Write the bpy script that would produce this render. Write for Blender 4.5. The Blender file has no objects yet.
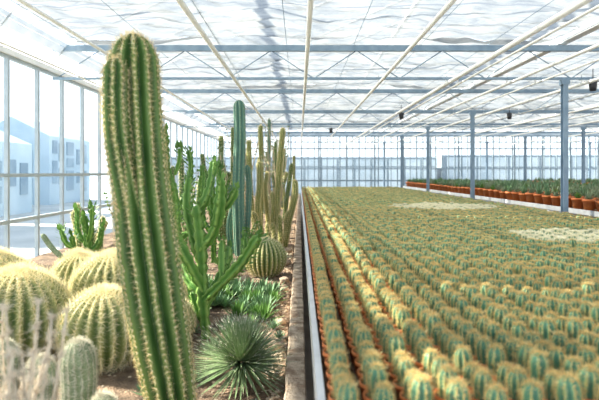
import bpy, math, random
import numpy as np
from mathutils import Vector, Matrix, noise
random.seed(7); np.random.seed(7)
R=random.random
def U(a,b): return a+(b-a)*random.random()
scene=bpy.context.scene
COL=scene.collection
scene.view_settings.view_transform='Standard'
CAMZ=1.6; F=500.0
def P(u,v,d):
    return Vector(((u-299.5)*d/F, d, CAMZ-(v-172)*d/F))
# ------------------------------------------------------------------ materials
def new_mat(name):
    m=bpy.data.materials.new(name); m.use_nodes=True
    nt=m.node_tree; nt.nodes.clear()
    return m,nt,nt.nodes.new('ShaderNodeOutputMaterial')
def pmat(name,c1,c2=None,scale=8,rough=.6,metal=0,bump=0,bscale=None,attr=None,c3=None,trans=0,spec=.5):
    m,nt,out=new_mat(name); N=nt.nodes; L=nt.links
    b=N.new('ShaderNodeBsdfPrincipled'); b.inputs['Roughness'].default_value=rough; b.inputs['Metallic'].default_value=metal
    b.inputs['Specular IOR Level'].default_value=spec
    tc=N.new('ShaderNodeTexCoord')
    nz=N.new('ShaderNodeTexNoise'); nz.inputs['Scale'].default_value=scale; nz.inputs['Detail'].default_value=4
    L.new(tc.outputs['Object'],nz.inputs['Vector'])
    r=N.new('ShaderNodeValToRGB'); c2=c2 or c1
    r.color_ramp.elements[0].color=(*c1,1); r.color_ramp.elements[1].color=(*c2,1)
    r.color_ramp.elements[0].position=.35; r.color_ramp.elements[1].position=.65
    L.new(nz.outputs['Fac'],r.inputs['Fac'])
    col=r.outputs['Color']
    if attr:
        a=N.new('ShaderNodeAttribute'); a.attribute_name=attr
        mx=N.new('ShaderNodeMix'); mx.data_type='RGBA'
        L.new(a.outputs['Fac'],mx.inputs[0]); L.new(col,mx.inputs[6]); mx.inputs[7].default_value=(*c3,1)
        col=mx.outputs[2]
    L.new(col,b.inputs['Base Color'])
    if bump:
        n2=N.new('ShaderNodeTexNoise'); n2.inputs['Scale'].default_value=bscale or scale*4; n2.inputs['Detail'].default_value=5
        L.new(tc.outputs['Object'],n2.inputs['Vector'])
        bp=N.new('ShaderNodeBump'); bp.inputs['Strength'].default_value=bump; bp.inputs['Distance'].default_value=.02
        L.new(n2.outputs['Fac'],bp.inputs['Height']); L.new(bp.outputs['Normal'],b.inputs['Normal'])
    if trans:
        t=N.new('ShaderNodeBsdfTranslucent'); L.new(col,t.inputs['Color'])
        ms=N.new('ShaderNodeMixShader'); ms.inputs[0].default_value=trans
        L.new(b.outputs[0],ms.inputs[1]); L.new(t.outputs[0],ms.inputs[2]); L.new(ms.outputs[0],out.inputs[0])
    else: L.new(b.outputs[0],out.inputs[0])
    return m
M={}
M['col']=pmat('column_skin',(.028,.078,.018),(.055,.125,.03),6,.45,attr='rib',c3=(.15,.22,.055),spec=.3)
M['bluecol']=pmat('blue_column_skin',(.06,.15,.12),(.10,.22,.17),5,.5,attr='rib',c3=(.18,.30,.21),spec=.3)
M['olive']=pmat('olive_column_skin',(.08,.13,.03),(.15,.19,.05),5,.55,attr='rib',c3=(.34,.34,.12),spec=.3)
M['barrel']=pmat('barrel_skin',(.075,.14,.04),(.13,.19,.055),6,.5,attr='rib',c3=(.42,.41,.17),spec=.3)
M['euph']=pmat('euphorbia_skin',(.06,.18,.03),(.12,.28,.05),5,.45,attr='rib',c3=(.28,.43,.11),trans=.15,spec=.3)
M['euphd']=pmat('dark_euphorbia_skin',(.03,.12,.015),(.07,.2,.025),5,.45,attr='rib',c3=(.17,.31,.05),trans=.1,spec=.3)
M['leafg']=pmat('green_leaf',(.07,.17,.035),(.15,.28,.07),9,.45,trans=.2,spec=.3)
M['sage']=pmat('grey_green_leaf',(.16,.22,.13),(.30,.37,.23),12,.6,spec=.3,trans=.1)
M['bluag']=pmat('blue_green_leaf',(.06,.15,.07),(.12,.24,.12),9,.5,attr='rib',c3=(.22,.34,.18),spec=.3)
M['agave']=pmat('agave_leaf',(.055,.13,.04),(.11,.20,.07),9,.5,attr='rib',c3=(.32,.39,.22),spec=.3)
M['spy']=pmat('yellow_spine',(.76,.57,.25),(.9,.75,.42),20,.6,attr='rib',c3=(.95,.88,.64),spec=.2,trans=.35)
M['spg']=pmat('golden_spine',(.85,.72,.38),(.93,.82,.52),20,.6,attr='rib',c3=(.97,.92,.74),spec=.2,trans=.35)
M['spb']=pmat('brown_spine',(.5,.38,.2),(.6,.48,.28),20,.6,attr='rib',c3=(.78,.68,.46),spec=.2,trans=.3)
M['spo']=pmat('orange_spine',(.52,.29,.065),(.70,.46,.13),30,.7,attr='rib',c3=(.90,.76,.42),spec=.1,trans=.35)
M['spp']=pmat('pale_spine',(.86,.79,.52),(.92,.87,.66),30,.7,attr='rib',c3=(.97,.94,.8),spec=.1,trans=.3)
M['wool']=pmat('white_wool',(.6,.56,.46),(.82,.79,.68),40,.9,spec=.1,trans=.3)
M['straw']=pmat('dry_straw',(.6,.51,.39),(.76,.68,.55),30,.9,attr='rib',c3=(.84,.78,.67),spec=.1,trans=.3)
M['stem']=pmat('small_cactus_skin',(.06,.18,.11),(.10,.26,.16),14,.5,attr='rib',c3=(.26,.38,.17),spec=.3)
M['pot']=pmat('terracotta_plastic',(.58,.16,.05),(.74,.25,.08),8,.5,spec=.3)
M['potsoil']=pmat('potting_soil',(.09,.045,.022),(.18,.10,.05),60,.95,bump=.4)
M['soil']=pmat('bed_soil',(.08,.052,.033),(.27,.18,.115),9,.95,bump=1.0,bscale=70)
M['peb']=pmat('pebble',(.26,.19,.13),(.54,.44,.32),3,.8,bump=.2)
M['rock']=pmat('rock',(.2,.14,.1),(.42,.32,.23),7,.85,bump=.5)
M['wood']=pmat('weathered_wood',(.26,.17,.11),(.68,.54,.40),14,.85,bump=.8,bscale=60)
M['twig']=pmat('dry_twig',(.4,.3,.19),(.6,.5,.34),20,.8)
M['alu']=pmat('aluminium',(.62,.66,.7),(.72,.75,.78),10,.35,metal=.6)
M['rim']=pmat('bench_rim_aluminium',(.62,.64,.66),(.74,.75,.76),10,.4,metal=.1)
M['white']=pmat('white_paint',(.76,.77,.77),(.84,.84,.84),4,.4)
M['cream']=pmat('cream_pipe_paint',(.76,.75,.71),(.83,.82,.79),4,.4)
M['blind']=pmat('white_translucent_blind',(.7,.73,.76),(.8,.82,.84),4,.7,trans=.55)
M['steel']=pmat('galvanised_steel',(.20,.29,.39),(.28,.38,.48),7,.45,metal=.1)
M['frame']=pmat('window_frame_grey',(.36,.42,.46),(.45,.5,.54),5,.45)
M['frame2']=pmat('far_frame_grey',(.16,.21,.25),(.22,.28,.32),5,.45)
M['dark']=pmat('black_plastic',(.02,.02,.025),(.04,.04,.045),5,.5)
M['conc']=pmat('concrete',(.3,.28,.25),(.42,.4,.36),3,.85,bump=.2)
M['ground']=pmat('outside_ground',(.34,.36,.35),(.45,.46,.44),.6,.9)
M['fac']=pmat('pale_blue_cladding',(.42,.54,.62),(.52,.63,.70),.7,.5)
M['facw']=pmat('white_cladding',(.55,.62,.67),(.66,.72,.76),.7,.5)
M['facd']=pmat('grey_blue_glass',(.18,.27,.35),(.36,.46,.54),.5,.4)
M['facg']=pmat('far_glasshouse_grey',(.16,.21,.25),(.24,.30,.34),.5,.5)
M['facm']=pmat('far_glasshouse_pane',(.36,.43,.48),(.52,.58,.62),.8,.5)
def glassmat(name,tint,fac):
    m,nt,out=new_mat(name); N=nt.nodes;L=nt.links
    t=N.new('ShaderNodeBsdfTransparent'); t.inputs[0].default_value=(*tint,1)
    g=N.new('ShaderNodeBsdfGlossy'); g.inputs['Roughness'].default_value=.08
    ms=N.new('ShaderNodeMixShader'); ms.inputs[0].default_value=fac
    L.new(t.outputs[0],ms.inputs[1]);L.new(g.outputs[0],ms.inputs[2]);L.new(ms.outputs[0],out.inputs[0])
    return m
M['glass']=glassmat('window_glass',(.95,.98,.99),.05)
def screenmat():
    m,nt,out=new_mat('shade_cloth'); N=nt.nodes;L=nt.links
    tc=N.new('ShaderNodeTexCoord')
    mp=N.new('ShaderNodeMapping'); mp.inputs['Scale'].default_value=(1.1,3.6,1); L.new(tc.outputs['Object'],mp.inputs[0])
    nz=N.new('ShaderNodeTexNoise'); nz.inputs['Scale'].default_value=1.8; nz.inputs['Detail'].default_value=10; nz.inputs['Roughness'].default_value=.75; nz.inputs['Distortion'].default_value=.5
    L.new(mp.outputs[0],nz.inputs['Vector'])
    r=N.new('ShaderNodeValToRGB'); r.color_ramp.elements[0].color=(.135,.155,.18,1); r.color_ramp.elements[1].color=(.35,.355,.35,1)
    r.color_ramp.elements[0].position=.34; r.color_ramp.elements[1].position=.64
    L.new(nz.outputs['Fac'],r.inputs[0])
    sx=N.new('ShaderNodeSeparateXYZ'); L.new(tc.outputs['Object'],sx.inputs[0])
    mm=N.new('ShaderNodeMath'); mm.operation='PINGPONG'; mm.inputs[1].default_value=.31; L.new(sx.outputs['Y'],mm.inputs[0])
    lt=N.new('ShaderNodeMath'); lt.operation='LESS_THAN'; lt.inputs[1].default_value=.010; L.new(mm.outputs[0],lt.inputs[0])
    mx=N.new('ShaderNodeMix'); mx.data_type='RGBA'; L.new(lt.outputs[0],mx.inputs[0]); L.new(r.outputs[0],mx.inputs[6]); mx.inputs[7].default_value=(.15,.17,.2,1)
    c=mx.outputs[2]
    d=N.new('ShaderNodeBsdfDiffuse'); t=N.new('ShaderNodeBsdfTranslucent'); tr=N.new('ShaderNodeBsdfTransparent')
    L.new(c,d.inputs[0]);L.new(c,t.inputs[0])
    m1=N.new('ShaderNodeMixShader'); m1.inputs[0].default_value=.66
    L.new(d.outputs[0],m1.inputs[1]);L.new(t.outputs[0],m1.inputs[2])
    m2=N.new('ShaderNodeMixShader'); m2.inputs[0].default_value=.16
    L.new(m1.outputs[0],m2.inputs[1]);L.new(tr.outputs[0],m2.inputs[2]);L.new(m2.outputs[0],out.inputs[0])
    return m
M['screen']=screenmat()
# ------------------------------------------------------------------ mesh builder
class MB:
    def __init__(s): s.v=[];s.f=[];s.m=[];s.a=[]
    def add(s,vs,fs,mi=0,a=0.0):
        o=len(s.v); s.v.extend([tuple(x) for x in vs])
        if isinstance(a,(int,float)): s.a.extend([a]*len(vs))
        else: s.a.extend(a)
        s.f.extend([tuple(i+o for i in f) for f in fs]); s.m.extend([mi]*len(fs))
    def box(s,x0,x1,y0,y1,z0,z1,mi=0):
        v=[(x0,y0,z0),(x1,y0,z0),(x1,y1,z0),(x0,y1,z0),(x0,y0,z1),(x1,y0,z1),(x1,y1,z1),(x0,y1,z1)]
        s.add(v,[(0,3,2,1),(4,5,6,7),(0,1,5,4),(1,2,6,5),(2,3,7,6),(3,0,4,7)],mi)
    def tube(s,pts,rad,n=8,mi=0,a=0.0,cap=True):
        pts=[Vector(p) for p in pts]
        if isinstance(rad,(int,float)): rad=[rad]*len(pts)
        fr=frames(pts); vs=[];fs=[]
        for (p,r,(t,u,w)) in zip(pts,rad,fr):
            for k in range(n):
                th=2*math.pi*k/n; vs.append(p+(u*math.cos(th)+w*math.sin(th))*r)
        for i in range(len(pts)-1):
            for k in range(n):
                k2=(k+1)%n; fs.append((i*n+k,i*n+k2,(i+1)*n+k2,(i+1)*n+k))
        if cap:
            fs.append(tuple(range(n-1,-1,-1))); fs.append(tuple(range((len(pts)-1)*n,len(pts)*n)))
        s.add(vs,fs,mi,a)
    def lathe(s,prof,n=16,mi=0,c=(0,0,0)):
        vs=[];fs=[]
        for (r,z) in prof:
            for k in range(n):
                th=2*math.pi*k/n; vs.append((c[0]+r*math.cos(th),c[1]+r*math.sin(th),c[2]+z))
        for i in range(len(prof)-1):
            for k in range(n):
                k2=(k+1)%n; fs.append((i*n+k,i*n+k2,(i+1)*n+k2,(i+1)*n+k))
        s.add(vs,fs,mi)
    def data(s,name,mats,smooth=True):
        me=bpy.data.meshes.new(name); me.from_pydata(s.v,[],s.f)
        for m in mats: me.materials.append(m)
        me.polygons.foreach_set('material_index',s.m)
        me.polygons.foreach_set('use_smooth',[smooth]*len(s.f))
        at=me.attributes.new('rib','FLOAT','POINT'); at.data.foreach_set('value',s.a)
        me.update(); return me
    def arrays(s):
        tri=[];mi=[]
        for f,m in zip(s.f,s.m):
            for i in range(1,len(f)-1): tri.append((f[0],f[i],f[i+1])); mi.append(m)
        return np.array(s.v,dtype=np.float32),np.array(tri,dtype=np.int64),np.array(mi),np.array(s.a,dtype=np.float32)
def frames(pts):
    out=[];n=len(pts); u=None
    for i in range(n):
        a=pts[max(i-1,0)];b=pts[min(i+1,n-1)]; t=(b-a)
        t=t.normalized() if t.length>1e-9 else Vector((0,0,1))
        if u is None:
            ref=Vector((1,0,0)) if abs(t.x)<.8 else Vector((0,1,0)); u=ref
        u=(u-t*u.dot(t)); u.normalize(); w=t.cross(u); out.append((t,u.copy(),w))
    return out
def link(name,me,parent=None,loc=None,**props):
    o=bpy.data.objects.new(name,me); COL.objects.link(o)
    if parent: o.parent=parent
    if loc is not None: o.location=loc
    for k,v in props.items(): o[k]=v
    return o
def smoothpath(ctrl):
    c=[Vector(p) for p in ctrl]
    if len(c)==2: dense=[c[0].lerp(c[1],i/20) for i in range(21)]
    else:
        c=[c[0]*2-c[1]]+c+[c[-1]*2-c[-2]]; dense=[]
        for i in range(1,len(c)-2):
            p0,p1,p2,p3=c[i-1:i+3]
            for k in range(12):
                t=k/12; dense.append(.5*((2*p1)+(p2-p0)*t+(2*p0-5*p1+4*p2-p3)*t*t+(3*p1-p0-3*p2+p3)*t**3))
        dense.append(c[-2])
    return dense
def at_len(dense,svals):
    cum=[0]
    for i in range(1,len(dense)): cum.append(cum[-1]+(dense[i]-dense[i-1]).length)
    L=cum[-1]; out=[];j=0
    for s in svals:
        s=max(0,min(L,s*L))
        while j<len(cum)-2 and cum[j+1]<s: j+=1
        seg=max(cum[j+1]-cum[j],1e-9); out.append(dense[j].lerp(dense[j+1],(s-cum[j])/seg))
    return out,L
def column(ctrl,r,step=.05,base=.85,rfun=None):
    dense=smoothpath(ctrl); _,L=at_len(dense,[0])
    dome=min(1.3*r,L*.5); n=max(3,int((L-dome)/step)); ss=[(L-dome)*i/n for i in range(n+1)]
    for k in range(1,7): ss.append(L-dome+dome*math.sin(k/6*math.pi/2))
    pts,_=at_len(dense,[s/L for s in ss]); rad=[]
    for s in ss:
        rr=r*(base+(1-base)*min(1,s/(3*r)))
        if rfun: rr*=rfun(s/L)
        if s>L-dome: rr*=math.sqrt(max(0.0016,1-((s-(L-dome))/dome)**2))
        rad.append(rr)
    for i in range(1,len(pts)):
        if (pts[i]-pts[i-1]).length<1e-5: pts[i]=pts[i]+(pts[i-1]-pts[i-2]).normalized()*1e-4
    return pts,rad
def ribbed(mb,pts,rads,ribs,depth,per=6,mi=0,phase=0.0,scal=None,pw=6):
    fr=frames(pts); n=ribs*per; vs=[];at=[];fs=[]; crest=[[] for _ in range(ribs)]
    for i,(p,r,(t,u,w)) in enumerate(zip(pts,rads,fr)):
        if scal: r=r*scal[i]
        i0=max(i-1,0);i1=min(i+1,len(pts)-1)
        ds=(pts[i1]-pts[i0]).length; dr=rads[i1]-rads[i0]
        for k in range(n):
            th=2*math.pi*k/n+phase
            c=abs(math.cos(ribs*(2*math.pi*k/n)/2)); rr=r*(1-depth+depth*c)
            rd=u*math.cos(th)+w*math.sin(th)
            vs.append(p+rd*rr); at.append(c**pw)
            if k%per==0:
                nn=(rd*max(ds,1e-4)-t*dr).normalized(); crest[k//per].append((p+rd*rr,nn,t))
    for i in range(len(pts)-1):
        for k in range(n):
            k2=(k+1)%n; fs.append((i*n+k,i*n+k2,(i+1)*n+k2,(i+1)*n+k))
    fs.append(tuple(range((len(pts)-1)*n,len(pts)*n)))
    mb.add(vs,fs,mi,at); return crest
def spine(mb,p,d,l,w,mi=0,a=0.0,tri=False):
    x=d.orthogonal().normalized(); y=d.cross(x)
    if tri:
        x=(x*math.cos(l*999)+y*math.sin(l*999)); mb.add([p-x*w,p+x*w,p+d*l],[(0,1,2)],mi,a)
    else:
        mb.add([p+x*w,p-x*w*.5+y*w*.87,p-x*w*.5-y*w*.87,p+d*l],[(0,1,3),(1,2,3),(2,0,3)],mi,a)
def spines(mb,crest,spacing,num,ln,w,spread=1.0,mi=0,tri=False,areole=0,ami=0):
    for cr in crest:
        acc=spacing*R()
        for i in range(len(cr)-1):
            a,b=cr[i],cr[i+1]; L=(b[0]-a[0]).length
            if L<1e-6: continue
            while acc<L:
                t=acc/L; p=a[0].lerp(b[0],t); n=a[1].lerp(b[1],t).normalized(); tg=a[2]
                s=n.cross(tg).normalized()
                if areole:
                    mb.lathe([(areole,-areole*.3),(areole*.8,areole*.4),(areole*.1,areole*.6)],5,ami,p)
                for _ in range(num):
                    ang=U(0,6.283); d=(n*U(.35,1)+ (tg*math.cos(ang)+s*math.sin(ang))*spread*U(.4,1)).normalized()
                    spine(mb,p,d,ln*U(.6,1.2),w,mi,R(),tri)
                acc+=spacing*U(.9,1.1)
            acc-=L
def empty(name,loc,**pr):
    o=bpy.data.objects.new(name,None); o.empty_display_size=.1; o.location=loc; COL.objects.link(o)
    for k,v in pr.items(): o[k]=v
    return o
SOIL=.5
# ------------------------------------------------------------------ plants
def columnar(name,base,stems,ribs,depth,mat,spm,label,sp=(.035,6,.02,.0012,1.0),per=6,tri=False,step=.05,wool=0,scal=0,rfs=None,pw=6):
    base=Vector(base); e=empty(name,base,label=label,category='cactus')
    for k,(ctrl,r) in enumerate(stems):
        c=[Vector(q)-base for q in ctrl]; mb=MB(); pts,rad=column(c,r,step,rfun=(rfs[k] if rfs else None))
        sc=[1+scal*noise.noise(Vector((i*.7,r*50,k)))*2 for i in range(len(pts))] if scal else None
        nr=ribs if not isinstance(ribs,list) else ribs[k]
        cr=ribbed(mb,pts,rad,nr,depth,per,phase=U(0,1),scal=sc,pw=pw)
        st=link('cactus_stem',mb.data('cactus_stem',[M[mat]]),e)
        ms=MB(); spines(ms,cr,*sp,tri=tri,areole=wool,ami=1)
        link('spines',ms.data('spines',[M[spm],M['wool']],False),st)
    return e
D=2.0
ctrl=[Vector((-.475,D,SOIL-.02)),P(172,400,D),P(155,300,D),P(142,200,D),P(136,110,D),P(133,34,D)]
lobe=[P(138,235,1.985),P(125,180,1.94),P(116,125,1.91),P(115,58,1.91)]
def lerpf(arr):
    n=len(arr)-1
    return lambda t:(lambda i,f: arr[i]*(1-f)+arr[min(i+1,n)]*f)(min(n,int(t*n)),t*n-min(n,int(t*n)))
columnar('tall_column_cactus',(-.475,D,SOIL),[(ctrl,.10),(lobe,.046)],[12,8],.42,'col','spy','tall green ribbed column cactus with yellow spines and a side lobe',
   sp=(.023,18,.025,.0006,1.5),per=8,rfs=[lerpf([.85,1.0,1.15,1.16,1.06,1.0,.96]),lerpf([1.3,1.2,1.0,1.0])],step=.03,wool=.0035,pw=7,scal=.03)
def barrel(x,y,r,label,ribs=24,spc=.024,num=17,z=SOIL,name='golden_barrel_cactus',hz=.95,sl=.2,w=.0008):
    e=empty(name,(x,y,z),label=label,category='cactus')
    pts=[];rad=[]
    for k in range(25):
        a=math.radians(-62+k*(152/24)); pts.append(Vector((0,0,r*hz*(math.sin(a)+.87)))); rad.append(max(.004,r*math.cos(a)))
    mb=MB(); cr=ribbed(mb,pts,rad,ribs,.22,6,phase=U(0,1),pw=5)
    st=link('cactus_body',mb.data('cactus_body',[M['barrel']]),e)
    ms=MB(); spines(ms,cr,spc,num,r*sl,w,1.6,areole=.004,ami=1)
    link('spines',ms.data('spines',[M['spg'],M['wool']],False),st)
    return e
barrel(-1.38,3.66,.28,'large golden barrel cactus covered in yellow spines behind the column')
barrel(-1.68,2.98,.29,'large sunlit golden barrel cactus beside the window side')
barrel(-2.20,3.60,.29,'golden barrel cactus with dense yellow spines near the glass')
barrel(-.84,3.22,.165,'golden barrel cactus half hidden by the tall column',ribs=20)
barrel(-.36,5.3,.225,'round golden barrel cactus standing alone by the wooden edge',ribs=26,spc=.03,num=9,sl=.11,w=.0011)
barrel(-2.1,4.75,.2,'small golden barrel cactus among other barrels')
barrel(-1.12,2.86,.24,'fuzzy golden barrel cactus at the foot of the column',ribs=22)
barrel(-1.85,4.2,.23,'golden barrel cactus behind larger barrels',ribs=22)
barrel(-2.75,4.5,.22,'golden barrel cactus close to the window glass',ribs=22)
barrel(-1.22,4.3,.24,'golden barrel cactus behind the tall column',ribs=22)
barrel(-.90,3.72,.2,'golden barrel cactus behind the tall column',ribs=22)
def woolly(x,y,h,r,mat='sage'):
    columnar('woolly_cactus',(x,y,SOIL),[([(x,y,SOIL-.015),(x+.01,y,SOIL+h*.5),(x,y,SOIL+h)],r)],16,.12,mat,'wool','short grey woolly column cactus with fine white spines',sp=(.013,12,.026,.0007,1.6),step=.03,per=4)
woolly(-.98,2.20,.36,.07); woolly(-.80,2.02,.2,.055); woolly(-1.2,2.3,.25,.07); woolly(-1.42,2.38,.3,.07); woolly(-1.3,2.05,.34,.06)
def euph(name,base,stems,mat,label,ribs=4,ls=1.0,lmat='leafg'):
    base=Vector(base); e=empty(name,base,label=label,category='plant')
    mb=MB(); lf=MB()
    for ctrl,r in stems:
        c=[Vector(q)-base for q in ctrl]
        c=[c[0]]+[q+Vector((U(-.012,.012),U(-.012,.012),0)) for q in c[1:]]
        pts,rad=column(c,r,.022,base=.7)
        sc=[1+.16*math.sin(i*1.9)+.12*math.sin(i*.45+r*200) for i in range(len(pts))]
        cr=ribbed(mb,pts,rad,ribs,.5,6,phase=U(0,1.5),scal=sc)
        for k in cr:
            for i in range(2,len(k)-1,2):
                p,n,t=k[i]; up=(n+t*.9+Vector((U(-.3,.3),U(-.3,.3),0))).normalized(); s=n.cross(t).normalized(); frac=i/len(k)
                l=U(.022,.055)*(.4+frac)*ls
                lf.add([p,p+up*l*.5+s*l*.22,p+up*l,p+up*l*.5-s*l*.22],[(0,1,2,3)])
    link('branching_stems',mb.data('branching_stems',[M[mat]]),e)
    link('leaves',lf.data('leaves',[M[lmat]]),e)
def br(*a,d=3.4,dd=0):
    n=len(a); return [P(u,v,d+dd*i/(n-1)) for i,(u,v) in enumerate(a)]
b0=(-.63,3.30,SOIL)
S=[(br((206,338),(204,300),(200,250),(197,205),d=3.30),.042),
   (br((203,290),(188,262),(176,235),(170,205),(169,182),d=3.30,dd=-.2),.038),
   (br((200,262),(192,235),(188,205),(190,178),d=3.30,dd=.2),.034),
   (br((200,250),(214,232),(220,210),(222,178),d=3.30,dd=-.15),.036),
   (br((204,300),(222,282),(240,262),(258,236),d=3.30,dd=-.3),.034),
   (br((204,310),(214,285),(226,262),(230,246),d=3.30,dd=.25),.032),
   (br((197,215),(206,195),(212,178),(214,160),d=3.30,dd=.1),.03),
   (br((218,215),(232,200),(238,188),d=3.25,dd=-.05),.026),
   (br((203,295),(190,282),(182,262),(183,240),d=3.3,dd=.2),.03),
   (br((240,262),(245,250),(246,236),d=3.1,dd=.05),.022),
   (br((205,325),(197,312),(191,292),d=3.3,dd=.1),.026),
   (br((222,282),(224,265),(220,240),d=3.2,dd=.05),.026)]
euph('green_candelabra_euphorbia',b0,S,'euph','bushy green branching candelabra euphorbia with notched stems')
b1=P(88,282,5.0)
S=[(br((88,283),(88,262),(86,240),(84,215),d=5),.036),(br((88,262),(76,250),(70,236),d=5,dd=-.1),.03),(br((87,256),(98,244),(103,226),d=5,dd=.1),.03),
   (br((87,245),(79,232),(76,210),d=5,dd=.1),.026),(br((87,245),(92,230),(92,208),d=5,dd=-.1),.026),(br((76,250),(66,243),(60,230),d=4.9,dd=0),.024)]
euph('green_candelabra_euphorbia',b1,S,'euph','small bright green euphorbia clump by the window',ls=1.6)
b2=P(175,280,5.05)
S=[(br((175,281),(176,240),(175,200),(168,165),(166,133),d=5.05),.035),(br((176,215),(186,195),(190,170),(188,150),d=5.05,dd=.2),.03),
   (br((175,190),(164,175),(160,150),d=5.05,dd=-.1),.026),(br((175,175),(179,160),(180,148),d=5.05),.024),(br((176,240),(196,225),(202,190),(203,170),d=5.05,dd=.2),.03),
   (br((176,235),(160,222),(155,200),d=5.05),.03)]
euph('green_candelabra_euphorbia',b2,S,'euph','tall slender green euphorbia with upright arms',ls=1.6)
b3=P(214,262,6.1)
S=[(br((214,263),(214,230),(213,200),(211,175),d=6.1),.04),(br((214,235),(204,220),(202,195),d=6.1,dd=-.1),.035),(br((214,230),(224,212),(226,185),d=6.1,dd=.1),.035),
   (br((213,215),(207,200),(207,178),d=6.1,dd=.2),.03),(br((213,205),(219,190),(219,168),d=6.1,dd=.2),.03)]
euph('green_candelabra_euphorbia',b3,S,'euphd','bushy green euphorbia with many upright arms',ls=1.8)
def cl(d,arr):
    out=[]
    for (ub,ut,vt,r) in arr:
        bz=P(ub,172,d); bz.z=SOIL-.015; t=P(ut,vt,d); m=bz.lerp(t,.4); m.x+=(t.x-bz.x)*.25+U(-.05,.05)
        m2=bz.lerp(t,.75); m2.x+=U(-.05,.05); m2.y+=U(-.05,.05)
        out.append(([bz,m,m2,t],r))
    return out
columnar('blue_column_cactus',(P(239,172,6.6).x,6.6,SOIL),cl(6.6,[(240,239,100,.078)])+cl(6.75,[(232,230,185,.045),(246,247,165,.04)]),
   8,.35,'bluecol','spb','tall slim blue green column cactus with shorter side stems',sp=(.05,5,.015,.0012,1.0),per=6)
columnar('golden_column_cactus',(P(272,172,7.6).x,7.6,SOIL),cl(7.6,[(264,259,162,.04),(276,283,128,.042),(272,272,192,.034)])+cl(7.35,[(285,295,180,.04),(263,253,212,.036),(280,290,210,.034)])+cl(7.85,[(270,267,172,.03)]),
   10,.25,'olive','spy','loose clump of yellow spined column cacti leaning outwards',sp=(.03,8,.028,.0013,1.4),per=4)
def dist(x,y,hs,mat,spm,name,label,ribs=9,r=.042):
    st=[]
    for i,h in enumerate(hs):
        a=i*2.4+x; rr=.0 if i==0 else r*4.6*U(.8,1.6)
        bx=x+math.cos(a)*rr*.6; by=y+math.sin(a)*rr*.6
        st.append(([(bx,by,SOIL-.015),(x+math.cos(a)*rr+U(-.04,.04),y+math.sin(a)*rr,SOIL+h*.4),(x+math.cos(a)*rr*U(1,2.1),y+math.sin(a)*rr*1.2,SOIL+h)],r*U(.7,1.15)))
    columnar(name,(x,y,SOIL),st,ribs,.3,mat,spm,label,sp=(.05,6,.035,.002,1.3),per=4,tri=True,step=.08)
dist(-1.3,8.3,[1.7,1.1,1.4],'col','spb','green_column_cactus','dark green column cactus clump with three stems')
dist(-.75,9.6,[2.0,1.4,1.7,1.1],'olive','spy','golden_column_cactus','tall yellow green column cactus clump')
dist(-1.7,7.2,[1.3,1.0,.8],'col','spy','green_column_cactus','dark green column cactus trio')
dist(-2.4,8.6,[1.5,1.2,1.0],'col','spy','green_column_cactus','dark green column cactus clump near the glass')
dist(-.45,11.2,[1.5,1.8,1.1,1.3],'col','spy','green_column_cactus','green column cactus clump by the wooden edge')
dist(-1.5,11.2,[2.1,1.7,1.4,1.8],'col','spb','green_column_cactus','tall dark green column cactus clump')
dist(-.8,13.2,[2.5,1.9,2.2],'bluecol','spb','blue_column_cactus','tall blue green column cactus clump further along the bed')
dist(-.45,15.0,[1.8,1.3,1.5,1.6],'olive','spy','golden_column_cactus','olive column cactus clump along the bed')
dist(-1.9,14.5,[2.2,1.8,1.5],'col','spy','green_column_cactus','dark green column cactus trio along the bed')
dist(-.9,17.5,[2.0,1.6,1.8],'col','spy','green_column_cactus','green column cactus clump near the far glass wall')
dist(-2.4,17.8,[1.9,1.7],'bluecol','spb','blue_column_cactus','blue green column cactus pair near the far glass wall')
dist(-2.75,6.2,[.7,.5,.6],'olive','spy','golden_column_cactus','low yellow green column cactus clump near the glass')
dist(-2.2,5.6,[.6,.4,.5],'col','spy','green_column_cactus','low dark green column cactus clump in the bed')
dist(-.28,7.0,[.5,.35,.4],'olive','spy','golden_column_cactus','short yellow spined column cactus clump by the edge',r=.035)
def whips(x,y,h,n,label,spread=.5,lm='sage',nl=5):
    mb=MB(); lf=MB()
    for i in range(n):
        a=U(0,6.283); s=U(.3,1)*spread; hh=h*U(.6,1.05)
        c=[Vector((0,0,-.01)),Vector((math.cos(a)*s*.25,math.sin(a)*s*.25,hh*.4)),Vector((math.cos(a)*s*.6,math.sin(a)*s*.6,hh*.75)),Vector((math.cos(a)*s*.8+U(-.05,.05),math.sin(a)*s*.8,hh))]
        d=smoothpath(c); pts,_=at_len(d,[k/14 for k in range(15)])
        mb.tube(pts,[.014*(1-.75*k/14) for k in range(15)],6)
        for k in range(3,15):
            for _ in range(nl):
                dd=Vector((U(-1,1),U(-1,1),U(0,1))).normalized(); sd=dd.orthogonal().normalized(); l=U(.025,.055); p=pts[k]
                lf.add([p,p+dd*l*.5+sd*l*.3,p+dd*l,p+dd*l*.5-sd*l*.3],[(0,1,2,3)])
    e=empty('thorny_shrub',(x,y,SOIL),label=label,category='plant')
    link('branches',mb.data('branches',[M['twig']]),e); link('leaves',lf.data('leaves',[M[lm]]),e)
whips(-.38,9.0,1.95,10,'slender thorny shrub with whip like upright branches',.42)
whips(-1.15,10.2,2.1,10,'tall thin branched thorny shrub in the bed')
whips(-1.8,5.9,1.2,9,'leafy thorny shrub by the glass wall',.4)
whips(-.7,12.2,2.2,10,'tall slender thorny shrub further along the bed')
whips(-1.45,6.5,1.2,9,'leafy green shrub between the column cacti',.3,'leafg',6)
whips(-1.0,7.6,1.6,9,'leafy green shrub behind the blue column cactus',.4,'sage',6)
whips(-2.5,7.2,1.1,9,'leafy green shrub near the glass',.4,'leafg',7)
whips(-.5,8.4,1.0,9,'leafy green shrub behind the golden columns',.3,'sage',8)
whips(-.55,6.0,.5,9,'low leafy green shrub beside the barrel cactus',.22,'leafg',7)
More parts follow.
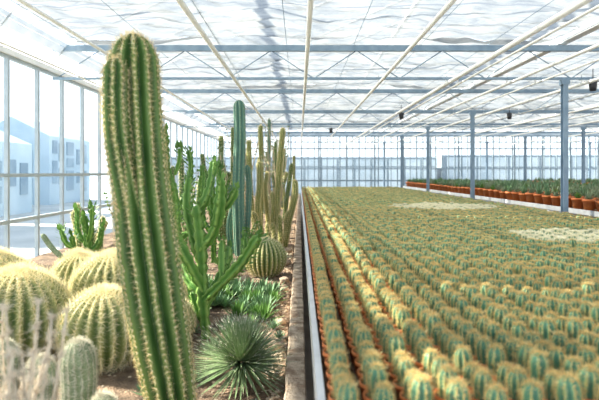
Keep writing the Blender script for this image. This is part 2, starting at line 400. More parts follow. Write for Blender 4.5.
columnar('grey_stick_cactus',(P(68,290,4.6).x,4.6,SOIL),[([Vector((P(68,290,4.6).x,4.6,SOIL-.015)),P(64,262,4.6),P(52,248,4.6),P(42,234,4.6)],.024)],8,.2,'sage','wool','thin grey cactus stem leaning towards the glass',sp=(.03,6,.012,.001,1.2),per=4)
def blade(mb,p,d,l,w,curl,seg=4,mi=0,up=Vector((0,0,1)),fold=.35):
    d=d.normalized(); s=d.cross(up)
    s=s.normalized() if s.length>1e-3 else Vector((1,0,0)); n=s.cross(d).normalized()
    vs=[];fs=[];at=[]
    for i in range(seg+1):
        t=i/seg; c=p+d*l*t+n*curl*l*t*t; ww=w*(math.sin(math.pi*min(1,.25+.75*t)**.9)*.9+.1)*(1-t*.2) if i<seg else w*.03
        if i==0: ww=w*.8
        vs+= [c+s*ww, c-n*ww*fold, c-s*ww]; at+=[.9,.0,.9]
    for i in range(seg):
        for k in range(2): fs.append((i*3+k,i*3+k+1,i*3+k+4,i*3+k+3))
    mb.add(vs,fs,mi,at)
def rosette(name,x,y,r,n,w,mat,label,elev=(0,85),curl=.05,hz=.0,hairs=False):
    mb=MB(); sm=MB(); e=empty(name,(x,y,SOIL),label=label,category='plant')
    for i in range(n):
        fr=(i+.5)/n; el=math.radians(elev[0]+(elev[1]-elev[0])*fr); az=i*2.39996
        d=Vector((math.cos(az)*math.cos(el),math.sin(az)*math.cos(el),math.sin(el)))
        l=r*U(.9,1.05)*(1-(.27 if hairs else .15)*fr)
        blade(mb,Vector((0,0,hz))+d*r*.06,d,l,w,curl)
        if hairs:
            tip=Vector((0,0,hz))+d*(l+r*.06)
            spine(sm,tip-d*.01,d,.03,.001,0,.8)
            for _ in range(2):
                p=Vector((0,0,hz))+d*l*U(.3,.95); q=Vector((U(-1,1),U(-1,1),U(-.3,1))).normalized(); spine(sm,p,q,U(.015,.03),.0007,0,.9)
    link('leaves',mb.data('leaves',[M[mat]]),e)
    if hairs: link('leaf_spines',sm.data('leaf_spines',[M['wool']],False),e)
rosette('hedgehog_agave',-.30,2.60,.285,430,.0082,'agave','wide spiky green agave rosette with narrow pale edged leaves',elev=(-22,86),curl=0,hz=.115,hairs=True)
k=0
for gx in range(7):
    for gy in range(6):
        x=-.80+gx*.112+U(-.03,.03); y=3.72+gy*.16+U(-.04,.04)
        if x>-.15 or (y<3.95 and x<-.55) or (y<3.9 and x<-.5): continue
        rosette('aloe_rosette',x,y,U(.11,.16),40,.010,'bluag' if k%3 else 'leafg','low blue green aloe rosette with narrow pointed leaves',elev=(8,86),curl=.06,hz=.008); k+=1
for (x,y,r,m) in [(-.21,2.25,.07,'bluecol'),(-.52,3.0,.12,'sage'),(-.13,3.3,.06,'bluag'),(-.68,2.75,.09,'sage'),(-.7,5.3,.13,'sage'),(-.95,5.9,.14,'leafg'),(-.2,6.3,.11,'sage'),
    (-.3,3.25,.12,'sage'),(-.5,3.5,.1,'bluag'),(-.75,2.45,.09,'bluag'),(-.85,4.7,.16,'bluag'),(-.75,5.7,.14,'sage'),(-.35,6.1,.12,'leafg'),(-1.2,5.2,.18,'sage'),(-1.5,5.3,.18,'leafg'),(-.72,2.2,.08,'sage'),(-.62,2.05,.07,'bluag'),(-.55,2.6,.07,'bluag'),(-.42,3.35,.07,'leafg'),
    (-.18,3.5,.08,'bluag'),(-.35,3.55,.1,'leafg'),(-.72,3.4,.09,'bluag'),(-.6,5.6,.12,'bluag'),(-.68,5.0,.1,'leafg')]:
    rosette('small_succulent',x,y,r,34,.008,m,'small rosette succulent growing in the gravel bed',elev=(5,85),curl=.1,hz=.005)
def dry(x,y,h,n,spread,label):
    mb=MB(); fl=MB()
    for i in range(n):
        a=U(0,6.283); s=U(.2,1)*spread; hh=h*U(.55,1.0)
        c=[Vector((U(-.03,.03),U(-.03,.03),-.01)),Vector((math.cos(a)*s*.4+U(-.02,.02),math.sin(a)*s*.4,hh*.5)),Vector((math.cos(a)*s*.8,math.sin(a)*s*.8,hh*.8)),Vector((math.cos(a)*s*1.1+U(-.02,.02),math.sin(a)*s,hh))]
        d=smoothpath(c); pts,_=at_len(d,[k/16 for k in range(17)])
        mb.tube(pts,[.0055*(1-.5*k/16) for k in range(17)],6)
        for k in range(7,17):
            for _ in range(26):
                dd=Vector((U(-1,1),U(-1,1),U(-.2,1.2))).normalized(); spine(fl,pts[k],dd,U(.010,.028),.0014,0,R())
    e=empty('dry_shrub',(x,y,SOIL),label=label,category='plant')
    link('branches',mb.data('branches',[M['straw']]),e); link('seed_heads',fl.data('seed_heads',[M['straw']],False),e)
dry(-.60,1.05,.85,16,.11,'pale dried shrub with fluffy seed heads')
dry(-.82,1.4,.72,18,.16,'pale dried shrub with fluffy seed heads')
# ------------------------------------------------------------------ bed
nx,ny=60,220; mb=MB(); X0,X1,Y0,Y1=-3.42,-.08,.3,22.6
vs=[];fs=[]
for j in range(ny+1):
    for i in range(nx+1):
        x=X0+(X1-X0)*i/nx;y=Y0+(Y1-Y0)*j/ny
        vs.append((x,y,SOIL+.012*noise.noise(Vector((x*3,y*3,0)))+.006*noise.noise(Vector((x*12,y*12,3)))))
for j in range(ny):
    for i in range(nx):
        a=j*(nx+1)+i; fs.append((a,a+1,a+nx+2,a+nx+1))
mb.add(vs,fs); mb.box(X0,X1,Y0,Y1,0,SOIL-.05)
link('planting_bed',mb.data('planting_bed',[M['soil']]),label='raised bed of brown sandy soil along the glass wall',category='planting bed')
mb=MB()
for i in range(5200):
    y=1.0+ (R()**1.6)*14; x=U(-3.2,-.1); r=U(.004,.014)
    q=R()
    if q<.4: x=U(-1.2,-.1)
    elif q<.6: x=-.10-abs(random.gauss(0,.05)); r=U(.006,.018)
    s=U(.6,1); ph=U(0,1)
    vs=[(x+r*math.cos(a)*U(.8,1.1),y+r*s*math.sin(a)*U(.8,1.1),SOIL-.004+r*.1) for a in [ph+k*1.0472 for k in range(6)]]
    vs2=[(x+r*.6*math.cos(a),y+r*s*.6*math.sin(a),SOIL-.004+r*.8) for a in [ph+k*1.0472 for k in range(6)]]
    fs=[(k,(k+1)%6,6+(k+1)%6,6+k) for k in range(6)]+[tuple(range(6,12))]
    mb.add(vs+vs2,fs)
link('gravel',mb.data('gravel',[M['peb']],False),label='scattered pale gravel pebbles on the soil',category='gravel',kind='stuff')
def rock(x,y,r):
    mb=MB(); vs=[];fs=[]; n=14; m=8
    for j in range(m+1):
        a=-math.pi/2+math.pi*j/m
        for k in range(n):
            th=6.283*k/n; v=Vector((math.cos(th)*math.cos(a),math.sin(th)*math.cos(a),math.sin(a)*.6))
            v*=r*(1+.4*noise.noise(v*2+Vector((x*9,y*9,0)))); vs.append(v)
    for j in range(m):
        for k in range(n): k2=(k+1)%n; fs.append((j*n+k,j*n+k2,(j+1)*n+k2,(j+1)*n+k))
    mb.add(vs,fs); link('rock',mb.data('rock',[M['rock']]),loc=(x,y,SOIL+r*.45),label='rough brown stone lying in the bed',category='rock')
for a in [(-.15,3.10,.05),(-.14,3.6,.045),(-.55,4.95,.07),(-.16,5.9,.06),(-.62,2.35,.04),(-.14,2.2,.035),(-.14,4.6,.04),(-.15,5.0,.05),(-.16,6.8,.06)]: rock(*a)
y=.3; i=0
while y<22.4:
    y2=min(22.6,y+2.4); mb=MB(); n=40; zt=.62+U(-.012,.008); vs=[];fs=[]; off=U(-.005,.005)
    for k in range(n+1):
        yy=y+(y2-.01-y)*k/n; w=.012*noise.noise(Vector((yy*5,i,0)))+off; dz=.006*noise.noise(Vector((yy*9,i,4)))
        vs+=[(-.064+w,yy,0),(-.064+w,yy,zt-.008+dz),(-.056+w,yy,zt+dz),(.024+w*.3,yy,zt+dz),(.030+w*.3,yy,zt-.008+dz),(.030+w*.3,yy,0)]
    for k in range(n):
        for q in range(5): fs.append((k*6+q,k*6+q+1,k*6+q+7,k*6+q+6))
    fs+= [tuple(range(5,-1,-1)),tuple(range(n*6,n*6+6))]
    mb.add(vs,fs)
    link('wooden_edging_board',mb.data('board',[M['wood']],False),label='weathered wooden board edging the cactus bed',category='board',group='bed edging boards')
    y=y2; i+=1
# ------------------------------------------------------------------ benches
def bench(x0,x1,y0,y1,z,label,rh=.05):
    e=empty('growing_bench',((x0+x1)/2,(y0+y1)/2,0),label=label,category='bench'); off=e.location
    def prt(name,mb,mat): 
        mb.v=[(v[0]-off.x,v[1]-off.y,v[2]) for v in mb.v]; return link(name,mb.data(name,[M[mat]],False),e)
    mb=MB(); mb.box(x0+.022,x1-.022,y0+.022,y1-.022,z-.03,z); prt('tray',mb,'potsoil')
    mb=MB()
    for (a,b,c,d) in [(x0,x0+.022,y0,y1),(x1-.022,x1,y0,y1),(x0+.022,x1-.022,y0,y0+.022),(x0+.022,x1-.022,y1-.022,y1)]:
        mb.box(a,b,c,d,z-.06,z+rh)
    prt('rim',mb,'rim')
    mb=MB(); mb.box(x0+.3,x0+.36,y0+.1,y1-.1,z-.12,z-.03); mb.box(x1-.36,x1-.3,y0+.1,y1-.1,z-.12,z-.03); prt('support_rail',mb,'alu')
    n=max(2,int((y1-y0)/3))
    for i in range(n+1):
        for xx in (x0+.33,x1-.33):
            yy=y0+.2+(y1-y0-.4)*i/n
            mb=MB(); mb.box(xx-.025,xx+.025,yy-.025,yy+.025,0,z-.12); mb.box(xx-.06,xx+.06,yy-.06,yy+.06,0,.01); prt('leg',mb,'alu')
BZ=.92
bench(.05,3.58,.7,18.6,BZ,'long low aluminium growing bench filled with small potted cacti')
bench(4.05,7.9,4.0,19.6,1.05,'long aluminium bench carrying potted succulents',.01)
bench(8.6,12.4,7.5,19.6,1.05,'aluminium bench carrying rows of green potted plants',.01)
def pot_mb(r,h,n=12,mi=0):
    mb=MB(); mb.lathe([(r*.05,0),(r*.72,0),(r*.93,h*.8),(r*1.02,h*.8),(r*1.02,h),(r*.93,h),(r*.9,h*.88)],n,mi); return mb
def soil_disc(mb,r,z,mi,n=12): mb.lathe([(r,z),(r*.5,z+.003),(.001,z+.004)],n,mi)
PR,PH=.040,.070
def cac(h,r,ribs,per,rings,spc,num,ln,w,lean=(0,0)):
    c=[Vector((0,0,PH-.012)),Vector((lean[0]*.4,lean[1]*.4,PH+h*.5)),Vector((lean[0],lean[1],PH+h))]
    mb=MB(); pts,rad=column(c,r,h/rings,base=.8)
    cr=ribbed(mb,pts,rad,ribs,.3,per,phase=U(0,1)); ms=MB(); spines(ms,cr,spc,num,ln,w,1.3,tri=True)
    for _ in range(int(num*12)):
        a=U(0,6.283); p=pts[-3]+Vector((math.cos(a),math.sin(a),0))*r*U(.1,.85); d=Vector((math.cos(a)*.8,math.sin(a)*.8,U(.2,1.2))).normalized(); spine(ms,p,d,ln*U(.8,1.3),w,0,R(),True)
    return mb,ms
potm=pot_mb(PR,PH,16); potdata=potm.data('pot',[M['pot']])
sb=MB(); soil_disc(sb,PR*.9,PH*.86,0,16); soildata=sb.data('potting_soil',[M['potsoil']])
HR=(.050,.08); RR=(.027,.032)
vari=[]
for k in range(12):
    a,b=cac(U(*HR),U(*RR),random.choice([7,8,9]),4,5,.0082,9,.0155,.0006,(U(-.006,.006),U(-.006,.006)))
    vari.append((a.data('cactus_stem',[M['stem']]),b.data('spines',[M['spo']],False)))
def merged(mb_list):
    o=MB()
    for mb,mi in mb_list: o.add(mb.v,mb.f,mi,mb.a)
    return o.arrays()
lods={}
def mk(per,rings,spc,num,ln,w,pn,smi,k=6):
    out=[]
    for _ in range(k):
        a,b=cac(U(*HR),U(*RR),7,per,rings,spc,num,ln,w,(U(-.006,.006),U(-.006,.006)))
        p=pot_mb(PR,PH,pn); soil_disc(p,PR*.9,PH*.86,0,pn)
        out.append(merged([(a,0),(b,smi),(p,2)]))
    return out
lods['mid']=mk(4,3,.0128,6,.016,.0008,8,1,8); lods['far']=mk(2,2,.022,4,.0155,.0011,6,1)
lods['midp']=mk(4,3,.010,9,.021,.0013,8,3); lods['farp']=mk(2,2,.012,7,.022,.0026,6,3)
def stuff(name,items,mats,**pr):
    V=[];T=[];MI=[];A=[];o=0
    for (arr,x,y,z,rot,s) in items:
        v,t,mi,a=arr; c,sn=math.cos(rot),math.sin(rot)
        q=np.empty_like(v); q[:,0]=(v[:,0]*c-v[:,1]*sn)*s+x; q[:,1]=(v[:,0]*sn+v[:,1]*c)*s+y; q[:,2]=v[:,2]*s+z
        V.append(q);T.append(t+o);MI.append(mi);A.append(a);o+=len(v)
    V=np.concatenate(V);T=np.concatenate(T);MI=np.concatenate(MI);A=np.concatenate(A)
    me=bpy.data.meshes.new(name); me.vertices.add(len(V)); me.vertices.foreach_set('co',V.ravel())
    nT=len(T); me.loops.add(nT*3); me.loops.foreach_set('vertex_index',T.ravel().astype(np.int32))
    me.polygons.add(nT); me.polygons.foreach_set('loop_start',np.arange(0,nT*3,3,dtype=np.int32)); 
    me.polygons.foreach_set('loop_total',np.full(nT,3,dtype=np.int32))
    for m in mats: me.materials.append(m)
    me.polygons.foreach_set('material_index',MI.astype(np.int32)); me.polygons.foreach_set('use_smooth',np.ones(nT,dtype=bool))
    at=me.attributes.new('rib','FLOAT','POINT'); at.data.foreach_set('value',A)
    me.update(calc_edges=True); return link(name,me,**pr)
SPX=.096; SPY=.084
pos=[]
for j in range(int((18.5-.95)/SPY)):
    y=.95+j*SPY
    for i in range(41):
        x=.120+i*SPX
        if x>3.53: break
        pos.append((x+U(-.003,.003),y+U(-.004,.004)))
def inview(x,y,h=.1): return y>1.22 and x<.6*y+.03
vis=sorted([p for p in pos if inview(*p)],key=lambda p:p[0]**2+p[1]**2)
ind=set(vis[:300]); items=[]; protos=[]
for k in range(12):
    e=empty('potted_cactus',(0,0,-50),label='small blue green cactus with orange spines in terracotta pot',category='cactus',group='potted cacti on the growing bench')
    a=link('pot',potdata,e); b=link('potting_soil',soildata,a); c=link('cactus_stem',vari[k][0],e); d=link('spines',vari[k][1],c)
    protos.append((e,a,b,c,d))
used=set()
for n,p in enumerate(sorted(ind,key=lambda p:p[1])):
    k=n%12 if n<12 else random.randrange(12)
    pr=protos[k]
    if k not in used: used.add(k); e=pr[0]
    else:
        e=pr[0].copy(); COL.objects.link(e)
        a=pr[1].copy(); a.parent=e; COL.objects.link(a)
        b=pr[2].copy(); b.parent=a; COL.objects.link(b)
        c=pr[3].copy(); c.parent=e; COL.objects.link(c)
        d=pr[4].copy(); d.parent=c; COL.objects.link(d)
    e.location=(p[0],p[1],BZ); e.rotation_euler=(0,0,U(0,6.28)); s=U(.92,1.04); e.scale=(s,s,s)
for p in pos:
    if p in ind or p[1]<1.22 : continue
    x,y=p
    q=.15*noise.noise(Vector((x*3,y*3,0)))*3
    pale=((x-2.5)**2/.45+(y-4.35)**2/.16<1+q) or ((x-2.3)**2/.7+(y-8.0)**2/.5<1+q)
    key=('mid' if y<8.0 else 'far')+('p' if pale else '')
    items.append((random.choice(lods[key]),x,y,BZ,U(0,6.28),U(.92,1.07)))
stuff('potted_cactus_field',items,[M['stem'],M['spo'],M['pot'],M['spp']],label='thousands of small potted cacti in rows on the bench',category='cactus',kind='stuff')
P2=.095;H2=.17
def agv(seg,n,h,w):
    mb=MB()
    for i in range(n):
        el=math.radians(30+55*(i+.5)/n); az=i*2.4; d=Vector((math.cos(az)*math.cos(el),math.sin(az)*math.cos(el),math.sin(el)))
        blade(mb,Vector((0,0,.145)),d,h*U(.75,1.15),w,.1,seg)
    return mb
potB=pot_mb(P2,H2,16).data('pot',[M['pot']]); sB=MB(); soil_disc(sB,P2*.9,H2*.86,0,14); sBd=sB.data('potting_soil',[M['potsoil']])
gv=[agv(3,20,U(.12,.19),.018).data('leaves',[M[['sage','bluag','sage','leafg'][k%4]]]) for k in range(6)]
pos2=[]
y=4.2
while y<19.4:
    for i in range(13):
        x=4.17+i*.29
        if x<7.8: pos2.append((x+U(-.006,.006),y+U(-.01,.01)))
    y+=.30
vis2=[p for p in pos2 if p[0]<.6*p[1]+.05]
vis2.sort(key=lambda p:(p[0]-4.1)*2.2+p[1]*.45)
ind2=set(vis2[:300]); pr2=[]
for k in range(6):
    e=empty('potted_succulent',(0,0,-50),label='green leafy succulent in a terracotta pot',category='plant',group='potted succulents on the second bench')
    a=link('pot',potB,e); b=link('potting_soil',sBd,a); c=link('leaves',gv[k],e); pr2.append((e,a,b,c))
used=set()
for n,p in enumerate(sorted(ind2)):
    k=n%6; pr=pr2[k]
    if k not in used: used.add(k); e=pr[0]
    else:
        e=pr[0].copy(); COL.objects.link(e); a=pr[1].copy(); a.parent=e; COL.objects.link(a)
        b=pr[2].copy(); b.parent=a; COL.objects.link(b); c=pr[3].copy(); c.parent=e; COL.objects.link(c)
    e.location=(p[0],p[1],1.05); e.rotation_euler=(0,0,U(0,6.28)); s=U(.88,1.08); e.scale=(s,s,s)
L2=[]
for k in range(4):
    a=agv(2,12,U(.12,.19),.022); p=pot_mb(P2,H2,8); soil_disc(p,P2*.9,H2*.86,0,8); L2.append(merged([(a,k%2),(p,2)]))
items=[(random.choice(L2),x,y,1.05,U(0,6.28),U(.85,1.1)) for (x,y) in pos2 if (x,y) not in ind2 and x<.6*y+1.2]
for j in range(40):
    for i in range(13):
        x=8.75+i*.29;y=7.8+j*.29
        if x<12.3 and x<.6*y+1: items.append((random.choice(L2),x,y,1.05,U(0,6.28),U(.85,1.3)))
stuff('potted_succulent_rows',items,[M['bluag'],M['sage'],M['pot']],label='rows of green potted succulents in terracotta pots',category='plant',kind='stuff')
# ------------------------------------------------------------------ building
YE=23.5; XL=-3.5; XR=15.4; ZE=3.45
mb=MB(); mb.box(XL-.1,XR+.1,-1.5,YE+.1,-.1,0); link('floor',mb.data('floor',[M['conc']],False),kind='structure',label='grey concrete greenhouse floor',category='floor')
mb=MB(); mb.box(XL-.08,XL+.03,-1.4,YE,0,.42); link('wall_left',mb.data('w',[M['conc']],False),kind='structure',label='low concrete plinth under the side glazing',category='wall')
mb=MB(); mb.box(XL,XR,YE-.04,YE+.06,0,.5); link('wall_back',mb.data('w',[M['conc']],False),kind='structure',label='low plinth under the far glazing',category='wall')
mb=MB(); mb.box(XR-.03,XR+.08,-1.4,YE,0,.5); link('wall_right',mb.data('w',[M['conc']],False),kind='structure',label='low plinth under the glazing',category='wall')
def win(idx,w,z0,z1,rails,loc,rot,bars=0,fm='frame',t=.02,cache={}):
    key=(w,z0,z1,tuple(rails),bars)
    if key not in cache:
        mb=MB()
        mb.box(0,t,-.024,.024,z0,z1); mb.box(w-t,w,-.024,.024,z0,z1)
        for b in range(bars): mb.box(w*(b+1)/(bars+1)-.016,w*(b+1)/(bars+1)+.016,-.02,.02,z0,z1)
        for z in [z0+.02]+list(rails)+[z1-.02]: mb.box(t,w-t,-.024,.024,z-.022,z+.022)
        g=MB(); g.add([(t,0,z0),(w-t,0,z0),(w-t,0,z1),(t,0,z1)],[(0,1,2,3)])
        cache[key]=(mb.data('window',[M[fm]],False),g.data('glass_pane',[M['glass']],False))
    a,b=cache[key]; o=link('window_%d'%idx,a,loc=loc,kind='structure',label='tall aluminium framed greenhouse glazing bay',category='window'); o.rotation_euler=(0,0,rot)
    link('glass_pane',b,o)
wi=1
y=5.98-.69*10
while y<YE-.3:
    win(wi,.69,.42,3.0,[1.56,1.0],(XL,y,0),math.pi/2); wi+=1; y+=.69
x=XL
while x<XR-.5:
    win(wi,.9,.5,3.3,[1.2,1.75,2.7],(x,YE,0),0,2,'frame2',.025); wi+=1; x+=.9
y=-1.0
while y<YE-.5:
    win(wi,1.35,.5,3.3,[1.6],(XR,y,0),math.pi/2); wi+=1; y+=1.35
mb=MB(); mb.box(XL-.05,XL+.05,-1.4,YE,3.0,3.07); mb.box(XL-.12,XL+.1,-1.4,YE,3.42,3.50)
link('trim_1',mb.data('trim',[M['white']],False),kind='structure',label='white eave rail and gutter above the glazing',category='trim')
mb=MB()
for k in range(4): 
    z=3.08+k*.086; xo=XL+.02+k*.07
    mb.add([(xo,-1.4,z),(xo,YE-.05,z),(xo+.066,YE-.05,z+.081),(xo+.066,-1.4,z+.081)],[(0,1,2,3)])
y=-1.3
while y<YE-.1: mb.tube([(XL+.02,y,3.07),(XL+.3,y,3.42)],.012,5); y+=1.38
link('trim_3',mb.data('trim',[M['blind']],False),kind='structure',label='white translucent sloping slats under the gutter',category='trim')
mb=MB(); mb.box(XL,XR,YE-.06,YE+.06,3.3,3.5); link('trim_2',mb.data('trim',[M['frame']],False),kind='structure',label='grey beam above the far glazing',category='trim')
mb=MB(); bays=[(XL,.1),(.1,3.71),(3.71,7.6),(7.6,11.5),(11.5,XR)]
for (a,b) in bays:
    m=(a+b)/2; zr=ZE+.15+(b-a)/2*.42
    mb.box(m-.03,m+.03,-1.4,YE,zr-.04,zr+.02)
    y=-1.4
    while y<YE:
        mb.tube([(a,y,ZE+.12),(m,y,zr)],.02,4); mb.tube([(m,y,zr),(b,y,ZE+.12)],.02,4); y+=1.5
o=link('ceiling',mb.data('ceiling',[M['white']],False),kind='structure',label='pitched greenhouse roof of glazing bars and glass',category='ceiling')
g=MB()
for (a,b) in bays:
    m=(a+b)/2; zr=ZE+.15+(b-a)/2*.42
    g.add([(a,-1.4,ZE+.12),(a,YE,ZE+.12),(m,YE,zr),(m,-1.4,zr),(b,YE,ZE+.12),(b,-1.4,ZE+.12)],[(0,1,2,3),(3,2,4,5)])
link('roof_glass',g.data('roof_glass',[M['glass']],False),o)
TY=[-.45,3.28,7.0,10.72,14.44,18.16,21.88]
PX=[3.71,8.2,12.7]
for ty in TY:
    e=empty('roof_truss',(0,ty,3.0),label='blue grey lattice roof truss spanning the greenhouse',category='truss')
    mb=MB(); mb.box(XL+.05,XR-.05,-.03,.03,.29,.37); link('top_chord',mb.data('top_chord',[M['steel']],False),e)
    mb=MB(); mb.box(XL+.05,XR-.05,-.016,.016,-.11,-.075); link('bottom_chord',mb.data('bottom_chord',[M['steel']],False),e)
    mb=MB(); x=XL+.1
    while x<XR-1.3:
        mb.tube([(x,0,-.09),(x+.6,0,.3)],.0075,5); mb.tube([(x+.6,0,.3),(x+1.2,0,-.09)],.0075,5); x+=1.2
    link('lattice_struts',mb.data('lattice_struts',[M['steel']]),e)
    for px in PX:
        mb=MB(); a=.036; t=.01
        mb.box(-a,a,-a,-a+t,0,2.89); mb.box(-a,a,a-t,a,0,2.89); mb.box(-t/2,t/2,-a+t,a-t,0,2.89); mb.box(-.09,.09,-.09,.09,0,.015); mb.box(-.055,.055,-.045,.045,2.82,2.89)
        if ty>1 : link('steel_post',mb.data('steel_post',[M['steel']],False),loc=(px,ty,0),label='blue grey steel post supporting the roof truss',category='post',group='steel roof posts')
x=-1.7
while x<XR-.5:
    mb=MB(); mb.box(-.03,.03,-.03,.03,0,3.3); mb.box(-.06,.06,-.06,.06,0,.012)
    link('end_wall_post',mb.data('end_wall_post',[M['frame2']],False),loc=(x,YE-.25,0),label='slim grey steel post before the far glazing',category='post',group='end wall posts'); x+=1.3
for x in PX:
    mb=MB(); mb.box(x-.06,x+.06,-1.4,YE-.07,3.40,3.48); link('roof_gutter',mb.data('g',[M['white']],False),label='white gutter beam running along the post line',category='gutter')
for (x,z,r) in [(-2.05,2.86,.016),(-.86,2.83,.023),(.08,2.83,.022),(1.1,2.83,.021),(2.05,2.83,.028),(2.22,2.83,.013),(2.9,2.83,.020),(3.3,2.84,.012),(3.95,2.83,.024),(4.7,2.84,.013),(5.6,2.83,.021),(6.3,2.84,.013),(7.2,2.83,.021),(-3.0,2.9,.013),(9.3,2.83,.021),(11,2.83,.021)]:
    mb=MB(); mb.tube([(x,-1.3,z),(x,YE-.06,z)],r,10)
    for ty in TY[1:]: mb.box(x-.006,x+.006,ty-.006,ty+.006,z,2.95)
    link('overhead_pipe',mb.data('overhead_pipe',[M['cream']]),label='cream overhead pipe running the length of the greenhouse',category='pipe',group='overhead pipes')
mb=MB()
for k in range(20):
    x=XL+.5+k*.94; mb.tube([(x,-1.3,3.385),(x,YE-.1,3.385)],.004,4)
link('support_wires',mb.data('support_wires',[M['steel']]),label='thin steel wires carrying the shade cloth',category='wire',kind='stuff')
spans=[(-3.15,3.64),(3.78,8.13),(8.27,12.63),(12.77,15.2)]
for bi in range(len(TY)-1):
    for (a,b) in spans:
        y0=TY[bi]+.04;y1=TY[bi+1]-.035
        nx=int((b-a)/.12);ny=100; vs=[];fs=[]
        for j in range(ny+1):
            t=j/ny; y=y0+(y1-y0)*t
            for i in range(nx+1):
                x=a+(b-a)*i/nx
                yy=y+(.05*noise.noise(Vector((x*.8,y*.6,bi))) if 0<j<ny else 0)
                amp=.022+.05*max(0,1-t/.16)
                z=3.46+amp*math.sin(t*2*math.pi*9+4*noise.noise(Vector((x*.6,y,2))))+.05*noise.noise(Vector((x*1.3,y*2.2,5)))+.045*noise.noise(Vector((x*3.2,y*5,5)))+.018*noise.noise(Vector((x*9,y*12,5)))
                z=min(3.56,max(3.392,z)); vs.append((x,yy,z))
        for j in range(ny):
            for i in range(nx): q=j*(nx+1)+i; fs.append((q,q+1,q+nx+2,q+nx+1))
        mb=MB(); mb.add(vs,fs); link('shade_cloth',mb.data('shade_cloth',[M['screen']]),label='translucent white shade cloth stretched under the glass roof',category='shade cloth',group='roof shade cloths')
for (x,y,z) in [(2.16,10.6,3.02),(4.45,10.6,3.05),(4.05,6.9,2.98),(.9,14.3,3.0)]:
    e=empty('hanging_sensor',(x,y,2.88),label='black hanging climate sensor under the truss',category='sensor')
    mb=MB(); mb.lathe([(.001,-.16),(.04,-.16),(.05,-.1),(.05,-.04),(.03,-.02),(.001,-.02)],12); link('sensor_body',mb.data('sensor_body',[M['dark']]),e)
    mb=MB(); mb.tube([(0,0,-.02),(0,0,.15)],.006,6); mb.tube([(-.12,0,-.03),(.12,0,-.03)],.006,6); link('bracket',mb.data('bracket',[M['dark']]),e)
# ------------------------------------------------------------------ outside
mb=MB(); mb.box(-60,60,-30,90,-.3,-.12); link('outside_ground',mb.data('outside_ground',[M['ground']],False),label='pale paved ground outside the greenhouse',category='ground',kind='structure')
def nb(x0,x1,y0,y1,h,label,wall='fac',win='facd',face='x',step=1.6,ww=.9):
    e=empty('neighbouring_building',((x0+x1)/2,(y0+y1)/2,-.12),label=label,category='building'); ox,oy=e.location.x,e.location.y
    mb=MB(); a,b,c,d=x0-ox,x1-ox,y0-oy,y1-oy; m=(a+b)/2
    mb.box(a,b,c,d,0,h); 
    if face=='x': mb.add([(a,c,h),(b,c,h),(m,c,h+1),(a,d,h),(b,d,h),(m,d,h+1)],[(0,1,2),(5,4,3),(0,2,5,3),(2,1,4,5)])
    link('building_shell',mb.data('shell',[M[wall]],False),e)
    mb=MB()
    if face=='x':
        y=c+.3
        while y<d-.9:
            w=U(.3,ww); z=U(.5,1.2)
            while z<h-.8:
                hh=U(.4,1.5); mb.box(b,b+.04,y,y+w,z,min(h-.2,z+hh)); z+=hh+U(.15,.5)
            y+=w+U(.15,step-ww)
        x=a+.3
        while x<b-.9:
            w=U(.3,ww); z=U(.5,1.2)
            while z<h-.8:
                hh=U(.4,1.5); mb.box(x,x+w,c-.04,c,z,min(h-.2,z+hh)); z+=hh+U(.15,.5)
            x+=w+U(.15,step-ww)
    else:
        x=a+.3
        while x<b-.3:
            z=.3
            while z<h-.4: mb.box(x,x+ww,c-.05,c,z,min(h-.15,z+.8)); z+=.9
            x+=step
    link('facade_windows',mb.data('facade_windows',[M[win]],False),e)
nb(-15,-10.8,13,16.5,3.8,'pale grey blue building with dark windows outside the glass',wall='facw',step=1.2,ww=.7)
nb(-16,-11.5,18,21.5,2.9,'low blue grey shed outside the glazing',wall='fac',step=1.2,ww=.8)
nb(-25,-18,23,30,6.0,'white gabled building seen through the glazing',wall='facw',win='fac',step=1.6,ww=1.0)
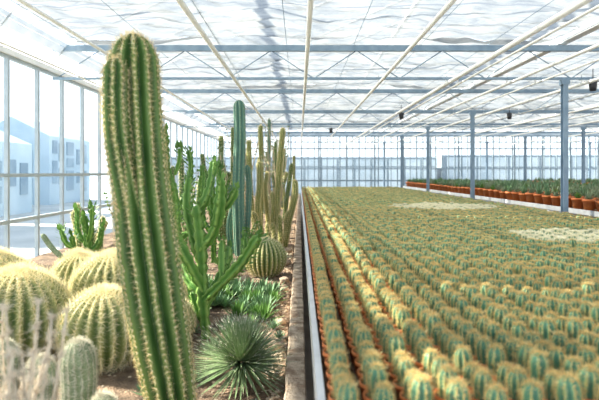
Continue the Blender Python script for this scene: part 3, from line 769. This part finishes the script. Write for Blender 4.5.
nb(-17,-13,26,31,3.6,'low building seen through the glazing',wall='fac',win='facd',step=1.4,ww=.9)
nb(-20,-15.5,9,12,4.4,'pale blue shed outside the glazing',wall='fac',win='facd',step=1.2,ww=.8)
nb(-12,9,33,39,2.7,'long grey glasshouse beyond the far glass wall',wall='facg',win='facm',face='y',step=1.1,ww=.95)
nb(10,34,35,41,2.9,'long grey glasshouse beyond the far glass wall',wall='facg',win='facm',face='y',step=1.1,ww=.95)
# ------------------------------------------------------------------ light
w=bpy.data.worlds.new('World'); scene.world=w; w.use_nodes=True; nt=w.node_tree; nt.nodes.clear()
out=nt.nodes.new('ShaderNodeOutputWorld'); bg=nt.nodes.new('ShaderNodeBackground'); tc=nt.nodes.new('ShaderNodeTexCoord')
sp=nt.nodes.new('ShaderNodeSeparateXYZ'); rp=nt.nodes.new('ShaderNodeValToRGB')
nt.links.new(tc.outputs['Generated'],sp.inputs[0]); nt.links.new(sp.outputs['Z'],rp.inputs[0])
rp.color_ramp.elements[0].color=(.92,.97,1,1); rp.color_ramp.elements[0].position=.0
rp.color_ramp.elements[1].color=(.64,.79,1,1); rp.color_ramp.elements[1].position=.6
nt.links.new(rp.outputs[0],bg.inputs[0]); bg.inputs[1].default_value=2.0; nt.links.new(bg.outputs[0],out.inputs[0])
sl=bpy.data.lights.new('sun','SUN'); sl.energy=23; sl.angle=.02; sl.color=(1,.92,.77)
so=bpy.data.objects.new('sun',sl); COL.objects.link(so); so.location=(-8,6,10)
dv=Vector((1,-.25,-.68)).normalized(); so.rotation_euler=dv.to_track_quat('-Z','Y').to_euler()
# ------------------------------------------------------------------ camera
cd=bpy.data.cameras.new('camera'); cd.sensor_width=36; cd.lens=F/599*36; cd.shift_y=-28/599; cd.clip_end=300; cd.clip_start=.05
cd.dof.use_dof=True; cd.dof.focus_distance=4.2; cd.dof.aperture_fstop=2.8
co=bpy.data.objects.new('camera',cd); COL.objects.link(co); co.location=(0,0,CAMZ); co.rotation_euler=(math.pi/2,0,0)
scene.camera=co
